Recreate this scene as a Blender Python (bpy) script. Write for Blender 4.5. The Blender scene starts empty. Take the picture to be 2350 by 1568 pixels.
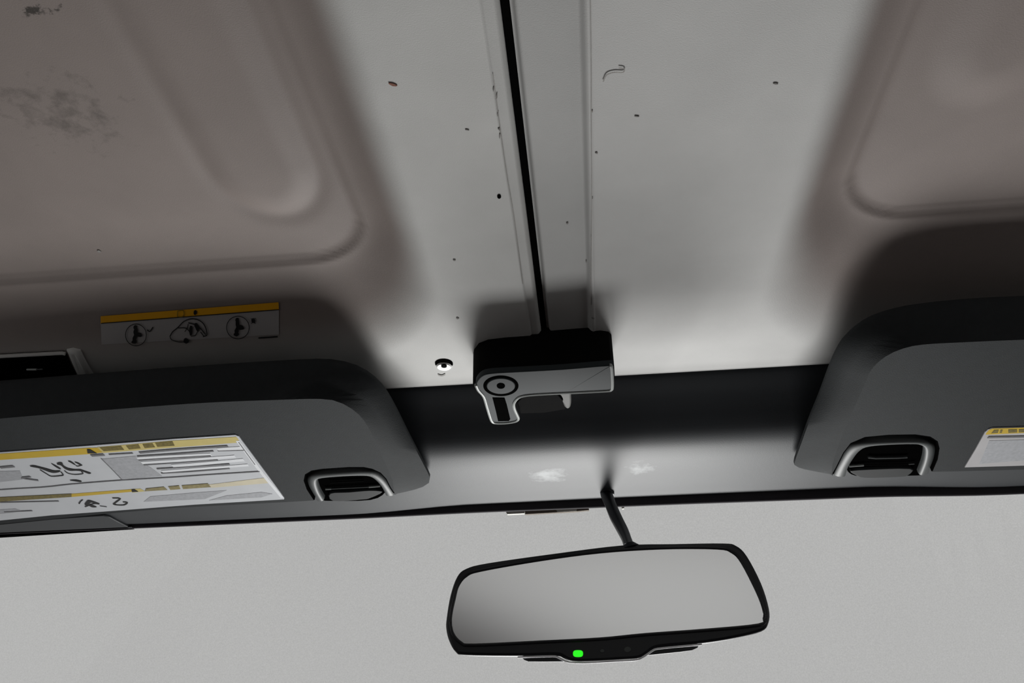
import bpy, bmesh, math, random
from mathutils import Vector, Matrix
random.seed(4)
C = bpy.context.scene.collection
SC = bpy.context.scene
PI = math.pi

# ---------------------------------------------------------------- camera, world, light, exposure
EYE = Vector((0, 0, 1.2))
FPX = 1800.0
RM = Matrix(((0.9951621480, 0.0599548926, 0.0778312916),
             (0.0975264194, -0.5071373808, -0.8563295361),
             (-0.0118699881, 0.8597773478, -0.5105311113)))
cam_d = bpy.data.cameras.new('camera')
cam_d.sensor_width = 36.0
cam_d.lens = 36.0 * FPX / 2350.0
cam_d.clip_start = 0.01
cam = bpy.data.objects.new('camera', cam_d)
C.objects.link(cam)
cam.matrix_world = Matrix.Translation(EYE) @ RM.to_4x4()
SC.camera = cam

world = bpy.data.worlds.new('overcast')
world.use_nodes = True
SC.world = world
wbg = world.node_tree.nodes['Background']
wbg.inputs[0].default_value = (0.497, 0.497, 0.490, 1)
wbg.inputs[1].default_value = 1.0

def area(name, loc, target, sx, sy, power, col):
    l = bpy.data.lights.new(name, 'AREA')
    l.shape = 'RECTANGLE'; l.size = sx; l.size_y = sy
    l.energy = power; l.color = col; l.spread = math.radians(58)
    o = bpy.data.objects.new(name, l); C.objects.link(o)
    o.location = loc
    o.rotation_euler = (Vector(target) - Vector(loc)).to_track_quat('-Z', 'Y').to_euler()
    return o
# daylight that comes in low through the windshield
area('windshield_daylight', (0.03, 1.90, 0.50), (0.0, 0.52, 1.52), 0.85, 0.7, 5.5, (1.0, 1.0, 0.985))

SC.view_settings.view_transform = 'Standard'
SC.view_settings.look = 'None'
SC.view_settings.gamma = 1.0
SC.view_settings.exposure = 0.0
SC.view_settings.use_curve_mapping = False

# ---------------------------------------------------------------- measuring helpers (points on real surfaces)
def ray(px, py):
    return RM @ Vector(((px - 1175) / FPX, -(py - 784) / FPX, -1.0))
def onz(px, py, z):
    d = ray(px, py); return EYE + d * ((z - EYE.z) / d.z)
def ony(px, py, y):
    d = ray(px, py); return EYE + d * ((y - EYE.y) / d.y)
def onpl(px, py, p, n):
    d = ray(px, py); p = Vector(p); n = Vector(n)
    return EYE + d * ((p - EYE).dot(n) / d.dot(n))

# ---------------------------------------------------------------- materials
def mat(name, col, rough=0.5, spec=0.5, metal=0.0, noise=0.0, nscale=60.0, bump=0.0, bscale=900.0, coat=0.0):
    m = bpy.data.materials.new(name); m.use_nodes = True
    nt = m.node_tree; b = nt.nodes['Principled BSDF']
    b.inputs['Roughness'].default_value = rough
    b.inputs['Specular IOR Level'].default_value = spec
    b.inputs['Metallic'].default_value = metal
    b.inputs['Coat Weight'].default_value = coat
    b.inputs['Base Color'].default_value = (*col, 1)
    tc = nt.nodes.new('ShaderNodeTexCoord')
    if noise:
        n = nt.nodes.new('ShaderNodeTexNoise'); n.inputs['Scale'].default_value = nscale
        n.inputs['Detail'].default_value = 5
        nt.links.new(tc.outputs['Object'], n.inputs['Vector'])
        r = nt.nodes.new('ShaderNodeMapRange')
        r.inputs['From Min'].default_value = 0.25; r.inputs['From Max'].default_value = 0.75
        r.inputs['To Min'].default_value = 1 - noise; r.inputs['To Max'].default_value = 1 + noise
        nt.links.new(n.outputs['Fac'], r.inputs['Value'])
        v = nt.nodes.new('ShaderNodeVectorMath'); v.operation = 'SCALE'
        v.inputs[0].default_value = col
        nt.links.new(r.outputs['Result'], v.inputs['Scale'])
        nt.links.new(v.outputs['Vector'], b.inputs['Base Color'])
    if bump:
        n2 = nt.nodes.new('ShaderNodeTexNoise'); n2.inputs['Scale'].default_value = bscale
        n2.inputs['Detail'].default_value = 2
        nt.links.new(tc.outputs['Object'], n2.inputs['Vector'])
        bp = nt.nodes.new('ShaderNodeBump'); bp.inputs['Strength'].default_value = bump
        bp.inputs['Distance'].default_value = 0.0004
        nt.links.new(n2.outputs['Fac'], bp.inputs['Height'])
        nt.links.new(bp.outputs['Normal'], b.inputs['Normal'])
    return m

def emis(name, col, s):
    m = bpy.data.materials.new(name); m.use_nodes = True
    b = m.node_tree.nodes['Principled BSDF']
    b.inputs['Base Color'].default_value = (*col, 1)
    b.inputs['Emission Color'].default_value = (*col, 1)
    b.inputs['Emission Strength'].default_value = s
    return m

def patch_mask(nt, tc, centre, rad, scale, lo, hi):
    """irregular patch (stains, painted reflections): distance from centre (object space), broken up by noise, 0..1"""
    sub = nt.nodes.new('ShaderNodeVectorMath'); sub.operation = 'SUBTRACT'
    sub.inputs[1].default_value = centre
    nt.links.new(tc.outputs['Object'], sub.inputs[0])
    div = nt.nodes.new('ShaderNodeVectorMath'); div.operation = 'DIVIDE'
    div.inputs[1].default_value = rad
    nt.links.new(sub.outputs[0], div.inputs[0])
    ln = nt.nodes.new('ShaderNodeVectorMath'); ln.operation = 'LENGTH'
    nt.links.new(div.outputs[0], ln.inputs[0])
    n = nt.nodes.new('ShaderNodeTexNoise'); n.inputs['Scale'].default_value = scale; n.inputs['Detail'].default_value = 6
    n.inputs['Roughness'].default_value = 0.65
    nt.links.new(tc.outputs['Object'], n.inputs['Vector'])
    fall = nt.nodes.new('ShaderNodeMapRange'); fall.inputs['From Min'].default_value = 1.0; fall.inputs['From Max'].default_value = 0.2
    fall.inputs['To Min'].default_value = -0.5; fall.inputs['To Max'].default_value = 0.0
    nt.links.new(ln.outputs['Value'], fall.inputs['Value'])
    add = nt.nodes.new('ShaderNodeMath'); add.operation = 'ADD'
    nt.links.new(fall.outputs[0], add.inputs[0]); nt.links.new(n.outputs['Fac'], add.inputs[1])
    mr = nt.nodes.new('ShaderNodeMapRange'); mr.inputs['From Min'].default_value = lo; mr.inputs['From Max'].default_value = hi
    nt.links.new(add.outputs[0], mr.inputs['Value'])
    return mr.outputs[0]

def add_patch(m, mask_args, col, strength=1.0):
    nt = m.node_tree; b = nt.nodes['Principled BSDF']
    tc = [n for n in nt.nodes if n.type == 'TEX_COORD'][0]
    mk = patch_mask(nt, tc, *mask_args)
    mul = nt.nodes.new('ShaderNodeMath'); mul.operation = 'MULTIPLY'; mul.inputs[1].default_value = strength
    nt.links.new(mk, mul.inputs[0])
    mx = nt.nodes.new('ShaderNodeMix'); mx.data_type = 'RGBA'
    inp = b.inputs['Base Color']
    if inp.is_linked:
        src = inp.links[0].from_socket; nt.links.new(src, mx.inputs['A'])
    else:
        mx.inputs['A'].default_value = inp.default_value
    mx.inputs['B'].default_value = (*col, 1)
    nt.links.new(mul.outputs[0], mx.inputs['Factor'])
    nt.links.new(mx.outputs['Result'], inp)

M = {}
M['roof_l'] = mat('grey_roof_skin_left', (0.50, 0.498, 0.486), 0.62, 0.3, noise=0.05, nscale=25, bump=0.25, bscale=1400)
M['roof_r'] = mat('grey_roof_skin_right', (0.50, 0.498, 0.490), 0.62, 0.3, noise=0.05, nscale=25, bump=0.25, bscale=1400)
M['header'] = mat('dark_header_plastic', (0.029, 0.0325, 0.037), 0.50, 0.30, noise=0.06, nscale=20, bump=0.15, bscale=1100)
M['visor'] = mat('charcoal_visor_cloth', (0.024, 0.027, 0.029), 0.8, 0.25, noise=0.08, nscale=120, bump=0.5, bscale=1300)
M['black'] = mat('black_plastic', (0.006, 0.006, 0.006), 0.8, 0.015, noise=0.1, nscale=80)
M['seal'] = mat('black_rubber', (0.003, 0.003, 0.003), 0.9, 0.0, noise=0.1, nscale=60)
M['seal2'] = mat('black_weatherstrip', (0.04, 0.036, 0.042), 0.7, 0.15, noise=0.1)
M['tongue'] = mat('dark_clip_plastic', (0.018, 0.020, 0.021), 0.6, 0.2, noise=0.1)
M['hook'] = mat('dull_grey_metal', (0.12, 0.12, 0.115), 0.6, 0.15, noise=0.05)
M['void'] = mat('black_recess', (0.002, 0.002, 0.002), 0.9, 0.0, noise=0.1)
M['grey_metal'] = mat('grey_painted_metal', (0.034, 0.040, 0.043), 0.58, 0.10, noise=0.05, nscale=40, bump=0.05)
M['rim_metal'] = mat('pale_metal_edge', (0.30, 0.32, 0.31), 0.35, 0.6, noise=0.05)
M['boss'] = mat('grey_clip_plastic', (0.075, 0.082, 0.083), 0.48, 0.35, noise=0.05, nscale=60)
M['frame'] = mat('mirror_black_plastic', (0.012, 0.013, 0.016), 0.42, 0.5, noise=0.08, nscale=60)
M['chrome'] = mat('chrome_reflection_white', (0.88, 0.89, 0.92), 0.3, 0.8, metal=0.0, noise=0.03)  # white non-metal: the bright reflection of the chrome is painted in
M['paper'] = mat('white_label_vinyl', (0.62, 0.64, 0.67), 0.35, 0.6, noise=0.04, nscale=45)
M['paper2'] = mat('grey_label_vinyl', (0.50, 0.49, 0.50), 0.35, 0.6, noise=0.06, nscale=45)
M['clear'] = mat('matte_label_film', (0.36, 0.345, 0.345), 0.4, 0.6, noise=0.05, nscale=45)
M['yellow'] = mat('yellow_print', (0.62, 0.42, 0.02), 0.4, 0.4, noise=0.05, nscale=80)
M['paleyel'] = mat('glare_yellow_print', (0.64, 0.53, 0.19), 0.4, 0.4, noise=0.08, nscale=60)  # yellow paled by glare, painted into the print colour
M['olive'] = mat('olive_print', (0.17, 0.13, 0.018), 0.4, 0.4, noise=0.4, nscale=400)
M['amber'] = mat('amber_print', (0.75, 0.36, 0.005), 0.45, 0.3, noise=0.05, nscale=80)
M['ink'] = mat('black_print', (0.01, 0.01, 0.01), 0.5, 0.3, noise=0.1)
M['greyink'] = mat('grey_print', (0.17, 0.17, 0.18), 0.5, 0.3, noise=0.15, nscale=300)
M['softink'] = mat('pale_grey_print', (0.42, 0.43, 0.455), 0.5, 0.3, noise=0.12, nscale=300)
M['whiteink'] = mat('white_print', (0.85, 0.87, 0.90), 0.4, 0.5, noise=0.04)
M['white'] = mat('white_nylon', (0.85, 0.85, 0.84), 0.4, 0.5, noise=0.02)
M['cabin'] = mat('dark_cabin_trim', (0.14, 0.105, 0.10), 0.8, 0.2, noise=0.1)
M['cream'] = mat('cream_painted_metal', (0.55, 0.54, 0.48), 0.4, 0.5, noise=0.05)
M['tan'] = mat('tan_foam', (0.16, 0.13, 0.10), 0.7, 0.3, noise=0.1)
M['brown'] = mat('brown_dirt', (0.24, 0.12, 0.09), 0.8, 0.1, noise=0.2, nscale=500)
M['dirt'] = mat('dark_dirt', (0.26, 0.25, 0.24), 0.9, 0.1, noise=0.3, nscale=500)
M['smudge'] = mat('grey_smudge', (0.38, 0.365, 0.35), 0.7, 0.2, noise=0.15, nscale=300)
M['led'] = emis('green_led', (0.03, 0.95, 0.02), 0.9)
M['mglass'] = mat('mirror_silver', (0.93, 0.93, 0.93), 0.20, 0.5, metal=1.0)
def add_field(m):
    """browner, darker tone in the recessed field, plain grey on the flange"""
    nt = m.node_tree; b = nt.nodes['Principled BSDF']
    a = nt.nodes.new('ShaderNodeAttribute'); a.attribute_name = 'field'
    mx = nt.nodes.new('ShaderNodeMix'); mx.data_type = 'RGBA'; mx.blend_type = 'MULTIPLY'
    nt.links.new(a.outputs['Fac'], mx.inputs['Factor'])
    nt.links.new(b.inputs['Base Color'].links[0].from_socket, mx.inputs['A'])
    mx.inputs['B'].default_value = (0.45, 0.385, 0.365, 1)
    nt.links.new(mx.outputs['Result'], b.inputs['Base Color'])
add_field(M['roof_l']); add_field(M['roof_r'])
# stains on the left roof panel
add_patch(M['roof_l'], ((-0.315, 0.325, 1.58), (0.10, 0.085, 0.1), 75, 0.44, 0.64), (0.06, 0.052, 0.045), 0.5)
add_patch(M['roof_l'], ((-0.282, 0.252, 1.58), (0.035, 0.010, 0.1), 150, 0.44, 0.55), (0.03, 0.026, 0.022), 0.9)
def add_strip(m, x0, x1, gain):
    nt = m.node_tree; b = nt.nodes['Principled BSDF']
    tc = [n for n in nt.nodes if n.type == 'TEX_COORD'][0]
    sx = nt.nodes.new('ShaderNodeSeparateXYZ'); nt.links.new(tc.outputs['Object'], sx.inputs[0])
    r = nt.nodes.new('ShaderNodeMapRange'); r.inputs['From Min'].default_value = x0; r.inputs['From Max'].default_value = x1
    r.inputs['To Min'].default_value = 1.0; r.inputs['To Max'].default_value = gain
    nt.links.new(sx.outputs['X'], r.inputs['Value'])
    v = nt.nodes.new('ShaderNodeVectorMath'); v.operation = 'SCALE'
    nt.links.new(b.inputs['Base Color'].links[0].from_socket, v.inputs[0]); nt.links.new(r.outputs[0], v.inputs['Scale'])
    nt.links.new(v.outputs[0], b.inputs['Base Color'])
add_strip(M['roof_r'], 0.0175, 0.0155, 0.80)
add_strip(M['roof_l'], -0.0375, -0.0355, 0.90)
# light reflections on the header, painted in as pale patches
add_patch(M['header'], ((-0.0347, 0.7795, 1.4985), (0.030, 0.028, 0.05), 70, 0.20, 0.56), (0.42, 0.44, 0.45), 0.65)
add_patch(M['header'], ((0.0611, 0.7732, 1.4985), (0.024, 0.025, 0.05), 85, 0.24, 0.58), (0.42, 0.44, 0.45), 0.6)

def glass_mat():
    m = bpy.data.materials.new('windshield_glass'); m.use_nodes = True
    nt = m.node_tree; nt.nodes.clear()
    out = nt.nodes.new('ShaderNodeOutputMaterial')
    tr = nt.nodes.new('ShaderNodeBsdfTransparent'); gl = nt.nodes.new('ShaderNodeBsdfGlossy')
    gl.inputs['Roughness'].default_value = 0.05
    mx = nt.nodes.new('ShaderNodeMixShader'); mx.inputs[0].default_value = 0.02
    tc = nt.nodes.new('ShaderNodeTexCoord')
    n = nt.nodes.new('ShaderNodeTexNoise'); n.inputs['Scale'].default_value = 700; n.inputs['Detail'].default_value = 2
    nt.links.new(tc.outputs['Object'], n.inputs['Vector'])
    n2 = nt.nodes.new('ShaderNodeTexNoise'); n2.inputs['Scale'].default_value = 3.0; n2.inputs['Detail'].default_value = 2
    nt.links.new(tc.outputs['Object'], n2.inputs['Vector'])
    r = nt.nodes.new('ShaderNodeMapRange'); r.inputs['From Min'].default_value = 0.25; r.inputs['From Max'].default_value = 0.75
    r.inputs['To Min'].default_value = 0.86; r.inputs['To Max'].default_value = 1.0
    nt.links.new(n.outputs['Fac'], r.inputs['Value'])
    r2 = nt.nodes.new('ShaderNodeMapRange'); r2.inputs['From Min'].default_value = 0.3; r2.inputs['From Max'].default_value = 0.7
    r2.inputs['To Min'].default_value = 0.97; r2.inputs['To Max'].default_value = 1.0
    nt.links.new(n2.outputs['Fac'], r2.inputs['Value'])
    mu = nt.nodes.new('ShaderNodeMath'); mu.operation = 'MULTIPLY'
    nt.links.new(r.outputs[0], mu.inputs[0]); nt.links.new(r2.outputs[0], mu.inputs[1])
    nt.links.new(mu.outputs[0], tr.inputs['Color'])
    nt.links.new(tr.outputs[0], mx.inputs[1]); nt.links.new(gl.outputs[0], mx.inputs[2])
    nt.links.new(mx.outputs[0], out.inputs[0])
    return m
M['glass'] = glass_mat()

# ---------------------------------------------------------------- object helpers
def link(name, bm, m, parent=None, smooth=True, angle=35):
    bmesh.ops.recalc_face_normals(bm, faces=bm.faces[:])
    me = bpy.data.meshes.new(name); bm.to_mesh(me); bm.free()
    me.materials.append(m)
    if smooth:
        for p in me.polygons: p.use_smooth = True
        me.set_sharp_from_angle(angle=math.radians(angle))
        if 'cap' in me.attributes:
            for p, c in zip(me.polygons, me.attributes['cap'].data):
                if c.value: p.use_smooth = False
    o = bpy.data.objects.new(name, me); C.objects.link(o)
    if parent is not None:
        o.parent = parent
        o.matrix_parent_inverse = Matrix.Translation(parent.location).inverted()
    return o
def thing(name, loc, label, cat, group=None):
    o = bpy.data.objects.new(name, None); C.objects.link(o)
    o.location = loc; o.empty_display_size = 0.02
    o['label'] = label; o['category'] = cat
    if group: o['group'] = group
    return o
def tag(o, label, cat, group=None):
    o['label'] = label; o['category'] = cat
    if group: o['group'] = group
    return o
def struct(o):
    o['kind'] = 'structure'; return o
def box(bm, a, b):
    vs = [bm.verts.new((x, y, z)) for x in (a[0], b[0]) for y in (a[1], b[1]) for z in (a[2], b[2])]
    for f in ((0,1,3,2),(4,6,7,5),(0,4,5,1),(2,3,7,6),(0,2,6,4),(1,5,7,3)):
        bm.faces.new([vs[i] for i in f])

def smooth_line(pts, k=4, closed=False):
    """Catmull-Rom through the points (tuples or vectors)"""
    P = [Vector(p) for p in pts]; n = len(P); out = []
    rng = range(n) if closed else range(n - 1)
    for i in rng:
        p1, p2 = P[i], P[(i + 1) % n]
        p0 = P[i - 1] if (closed or i > 0) else p1 * 2 - p2
        p3 = P[(i + 2) % n] if (closed or i + 2 < n) else p2 * 2 - p1
        for j in range(k):
            t = j / k
            out.append(0.5 * ((2 * p1) + (p2 - p0) * t + (2 * p0 - 5 * p1 + 4 * p2 - p3) * t * t + (3 * p1 - p0 - 3 * p2 + p3) * t ** 3))
    if not closed: out.append(P[-1])
    return out

def plane_axes(n):
    n = Vector(n).normalized()
    u = Vector((1, 0, 0)); u = (u - n * u.dot(n)).normalized()
    return u, n.cross(u), n

def inset(pts, n, d):
    """offset a closed planar outline inward by d"""
    u, v, n = plane_axes(n)
    q = [(p.dot(u), p.dot(v)) for p in pts]
    area_ = sum(q[i][0] * q[(i + 1) % len(q)][1] - q[(i + 1) % len(q)][0] * q[i][1] for i in range(len(q)))
    s = 1 if area_ > 0 else -1
    out = []
    N = len(pts)
    for i in range(N):
        a = Vector(q[i - 1]); b = Vector(q[i]); c = Vector(q[(i + 1) % N])
        e1 = (b - a); e2 = (c - b)
        if e1.length < 1e-9 or e2.length < 1e-9: out.append(pts[i].copy()); continue
        e1.normalize(); e2.normalize()
        n1 = Vector((-e1.y, e1.x)) * s; n2 = Vector((-e2.y, e2.x)) * s
        m = (n1 + n2)
        if m.length < 1e-4: m = n1
        m.normalize()
        k = min(1.6, 1.0 / max(0.3, m.dot(n1)))
        dd = d[i] if isinstance(d, list) else d
        m = m * dd * k
        out.append(pts[i] + u * m.x + v * m.y)
    return out

def loft(bm, rings, cap0=True, cap1=True):
    R_ = [[bm.verts.new(p) for p in r] for r in rings]
    N = len(R_[0])
    for a, b in zip(R_, R_[1:]):
        for i in range(N):
            bm.faces.new((a[i], a[(i + 1) % N], b[(i + 1) % N], b[i]))
    for flag, r in ((cap0, R_[0]), (cap1, R_[-1])):
        if flag:
            f = bm.faces.new(r); f.normal_update()
            lay = bm.faces.layers.int.get('cap') or bm.faces.layers.int.new('cap')
            bm.faces.ensure_lookup_table()
            res = bmesh.ops.triangulate(bm, faces=[bm.faces[-1]], ngon_method='EAR_CLIP')
            for g in res['faces']: g[lay] = 1

def slab(bm, pts, n, depth, bev=0.0, steps=3, back_bev=0.0):
    """pts = front outline, n = normal of the front towards the viewer; extends away by depth"""
    n = Vector(n).normalized(); rings = []
    if bev:
        for k in range(steps + 1):
            a = PI / 2 * k / steps
            rings.append([p - n * (bev * (1 - math.sin(a))) for p in inset(pts, n, bev * (1 - math.sin(a)) if False else bev * (1 - math.sin(a)))])
        # quarter round: inset shrinks as depth grows
        rings = []
        for k in range(steps + 1):
            a = PI / 2 * k / steps
            ins = bev * (1 - math.sin(a)); dep = bev * (1 - math.cos(a))
            rings.append([p - n * dep for p in inset(pts, n, ins)])
    else:
        rings.append([p.copy() for p in pts])
    if back_bev:
        rings.append([p - n * (depth - back_bev) for p in pts])
        rings.append([p - n * depth for p in inset(pts, n, back_bev)])
    else:
        rings.append([p - n * depth for p in pts])
    loft(bm, rings)

def tube(bm, path, rad, seg=12, sx=1.0, closed=False):
    P = [Vector(p) for p in path]; N = len(P); rings = []
    up = Vector((0, 0, 1))
    for i in range(N):
        if closed: t = P[(i + 1) % N] - P[i - 1]
        else: t = P[min(i + 1, N - 1)] - P[max(i - 1, 0)]
        t.normalize()
        s = t.cross(up)
        if s.length < 0.05: s = t.cross(Vector((0, 1, 0)))
        s.normalize(); w = s.cross(t).normalized()
        r = rad[i] if isinstance(rad, (list, tuple)) else rad
        rings.append([P[i] + s * math.cos(2 * PI * k / seg) * r * sx + w * math.sin(2 * PI * k / seg) * r for k in range(seg)])
    if closed:
        R_ = [[bm.verts.new(p) for p in r] for r in rings]
        for i in range(N):
            a, b = R_[i], R_[(i + 1) % N]
            for k in range(seg): bm.faces.new((a[k], a[(k + 1) % seg], b[(k + 1) % seg], b[k]))
    else:
        loft(bm, rings)

def ribbon(bm, pts, w, n, t=0.0002):
    """flat printed stroke along 3D points"""
    n = Vector(n).normalized(); P = [Vector(p) for p in pts]; L = []; R_ = []
    for i in range(len(P)):
        d = P[min(i + 1, len(P) - 1)] - P[max(i - 1, 0)]
        s = d.cross(n).normalized() * (w / 2)
        L.append(P[i] + s); R_.append(P[i] - s)
    slab(bm, L + R_[::-1], n, t)

# ---------------------------------------------------------------- cabin shell (setting)
XW = 0.95
bm = bmesh.new(); box(bm, (-XW - 0.03, -1.62, 1.605), (XW + 0.03, 0.90, 1.635))
struct(link('ceiling', bm, M['cabin'], smooth=False))
bm = bmesh.new(); box(bm, (-XW - 0.03, -1.62, 0.30), (XW + 0.03, 1.19, 0.34))
struct(link('floor', bm, M['cabin'], smooth=False))
for s, nm in ((-1, 'wall_left'), (1, 'wall_right')):
    bm = bmesh.new(); a, b = sorted((s * XW, s * (XW + 0.03)))
    # door and sill, window opening between the pillars
    box(bm, (a, -1.62, 0.34), (b, 1.19, 0.80)); box(bm, (a, -1.62, 0.80), (b, 0.88, 0.98))
    box(bm, (a, -1.62, 1.50), (b, 0.88, 1.605))
    for y0, y1 in ((-1.62, -0.40), (0.76, 0.88)): box(bm, (a, y0, 1.0), (b, y1, 1.50))
    vs = [(0.88, 0.80), (1.18, 0.80), (0.88, 1.54)]
    f0 = [bm.verts.new((a, y, z)) for y, z in vs]; f1 = [bm.verts.new((b, y, z)) for y, z in vs]
    bm.faces.new(f0); bm.faces.new(f1[::-1])
    for i in range(3): bm.faces.new((f0[i], f0[(i + 1) % 3], f1[(i + 1) % 3], f1[i]))
    struct(link(nm, bm, M['cabin'], smooth=False))
bm = bmesh.new()
RW = (-0.80, 0.90, 0.92, 1.56)          # rear window opening x0 x1 z0 z1
box(bm, (-XW, -1.62, 0.34), (XW, -1.58, RW[2])); box(bm, (-XW, -1.62, RW[3]), (XW, -1.58, 1.605))
box(bm, (-XW, -1.62, RW[2]), (RW[0], -1.58, RW[3])); box(bm, (RW[1], -1.62, RW[2]), (XW, -1.58, RW[3]))
w = [(RW[0], RW[2]), (0.25, RW[2]), (-0.25, 1.17), (RW[0], 1.42)]   # unseen wedge added to darken the mirror's lower left
f0 = [bm.verts.new((x, -1.62, z)) for x, z in w]; f1 = [bm.verts.new((x, -1.58, z)) for x, z in w]
bm.faces.new(f0); bm.faces.new(f1[::-1])
for i in range(4): bm.faces.new((f0[i], f0[(i + 1) % 4], f1[(i + 1) % 4], f1[i]))
struct(link('wall_back', bm, M['cabin'], smooth=False))
bm = bmesh.new(); box(bm, (-XW, 0.92, 0.34), (XW, 1.16, 0.80))
dash = link('dashboard', bm, M['cabin']); tag(dash, 'dark dashboard below the windshield, under the frame', 'dashboard')

# ---------------------------------------------------------------- roof panels
def field(x, y):
    """1 on the darker, browner inner field and its walls, 0 on the grey flange"""
    if x < -0.024: u = -x; X0, Y0, XO, YO = 0.152, 0.485, 0.102, 0.612
    else: u = x; X0, Y0, XO, YO = 0.201, 0.480, 0.150, 0.645
    di = sdrr(u, y, X0, Y0, 0.052); do = sdrr(u, y, XO, YO, 0.125)
    t = 0.0 if di <= 0 else (1.0 if do >= 0 else di / (di - do))
    return 1 - sst(0.45, 1.0, t)
def sdrr(x, y, X0, Y0, r):
    """signed distance to the quadrant x > X0 (towards the middle of the panel = negative), y < Y0, rounded corner r"""
    qx = X0 + r - x; qy = y - (Y0 - r)
    return min(max(qx, qy), 0.0) + math.hypot(max(qx, 0), max(qy, 0)) - r
def sst(a, b, t):
    t = max(0.0, min(1.0, (t - a) / (b - a))); return t * t * (3 - 2 * t)
ZL = 1.550; ZP = 1.580
def H(x, y):
    """height of the underside of the roof skin"""
    if x < -0.024:
        u = -x; X0, Y0, XO, YO = 0.152, 0.485, 0.102, 0.612
    else:
        u = x; X0, Y0, XO, YO = 0.201, 0.480, 0.150, 0.645
    di = sdrr(u, y, X0, Y0, 0.052); do = sdrr(u, y, XO, YO, 0.125)
    if di <= 0: z = ZP
    elif do >= 0: z = ZL
    else:
        t = di / (di - do)
        z = ZP - 0.0035 * sst(0, 0.06, t) - (ZP - 0.0035 - ZL) * sst(0.05, 1.0, t)
    # fine crease around the raised field
    z -= 0.0012 * math.exp(-((di + 0.0005) / 0.0016) ** 2)
    # finger shaped rib inside the field
    if x < -0.024:
        cx, cy, hw = 0.2075, 0.385, 0.030
        tilt = (y - cy) * 0.02
        ax = abs(u - cx - tilt); d = ax if y < cy - 0 else math.hypot(ax, (y - cy) * 0.75)
        z -= 0.0030 * (1 - sst(hw - 0.012, hw + 0.010, d))
        z += 0.0014 * math.exp(-((d - hw - 0.008) / 0.007) ** 2)
    else:
        cx, cy, hw = 0.262, 0.330, 0.030
        ax = abs(u - cx); d = ax if y < cy else math.hypot(ax, (y - cy) * 0.8)
        z -= 0.0032 * (1 - sst(hw - 0.016, hw + 0.014, d))
    # flange strips beside the centre gap
    if -0.024 < x:
        z += 0.0035 * (1 - sst(0.0130, 0.0165, x)) - 0.0008 * math.exp(-((x - 0.0178) / 0.0010) ** 2)
        z += 0.004 * (1 - sst(-0.0215, -0.0185, x))
    else:
        z += 0.0012 * sst(-0.0368, -0.0355, x) + 0.004 * sst(-0.0300, -0.0262, x)
    # front edge lip rolls up a little
    z += 0.003 * sst(0.658, 0.668, y) 
    return z

def frange(a, b, s):
    n = max(1, int(round((b - a) / s))); return [a + (b - a) * i / n for i in range(n + 1)]
def panel(name, xs, ys, m, parent):
    verts = []; faces = []
    nx, ny = len(xs), len(ys)
    for y in ys:
        for x in xs: verts.append((x, y, H(x, y)))
    for j in range(ny - 1):
        for i in range(nx - 1):
            a = j * nx + i; faces.append((a, a + nx, a + nx + 1, a + 1))
    # skirt and top
    per = [i for i in range(nx)] + [j * nx + nx - 1 for j in range(1, ny)] + [(ny - 1) * nx + i for i in range(nx - 2, -1, -1)] + [j * nx for j in range(ny - 2, 0, -1)]
    base = len(verts)
    for i in per: verts.append((verts[i][0], verts[i][1], 1.602))
    N = len(per)
    for k in range(N):
        faces.append((per[k], per[(k + 1) % N], base + (k + 1) % N, base + k))
    faces.append(tuple(base + k for k in range(N)))
    me = bpy.data.meshes.new(name); me.from_pydata(verts, [], faces); me.materials.append(m)
    for p in me.polygons: p.use_smooth = True
    me.set_sharp_from_angle(angle=math.radians(50))
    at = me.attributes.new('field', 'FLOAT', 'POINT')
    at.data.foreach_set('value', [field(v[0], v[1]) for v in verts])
    o = bpy.data.objects.new(name, me); C.objects.link(o); o.parent = parent
    o.matrix_parent_inverse = Matrix.Translation(parent.location).inverted()
    return o
rl = thing('roof_panel', (-0.36, 0.3, 1.60), 'grey roof panel with stained raised field, left of the black centre gap', 'roof panel')
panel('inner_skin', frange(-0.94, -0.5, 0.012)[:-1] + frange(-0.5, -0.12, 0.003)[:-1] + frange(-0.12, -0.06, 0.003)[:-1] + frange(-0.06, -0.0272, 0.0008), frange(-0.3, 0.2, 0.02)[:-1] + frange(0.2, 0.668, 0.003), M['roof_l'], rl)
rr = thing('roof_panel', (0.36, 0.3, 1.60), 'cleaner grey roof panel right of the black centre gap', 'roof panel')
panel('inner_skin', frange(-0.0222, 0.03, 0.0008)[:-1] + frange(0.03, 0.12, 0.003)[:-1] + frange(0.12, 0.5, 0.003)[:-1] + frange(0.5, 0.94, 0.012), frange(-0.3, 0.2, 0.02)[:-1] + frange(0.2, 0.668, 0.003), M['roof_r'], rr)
bm = bmesh.new(); box(bm, (-0.0268, -0.3, 1.5575), (-0.0226, 0.668, 1.60))
link('gap_seal', bm, M['seal'], rl, smooth=False)

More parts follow.
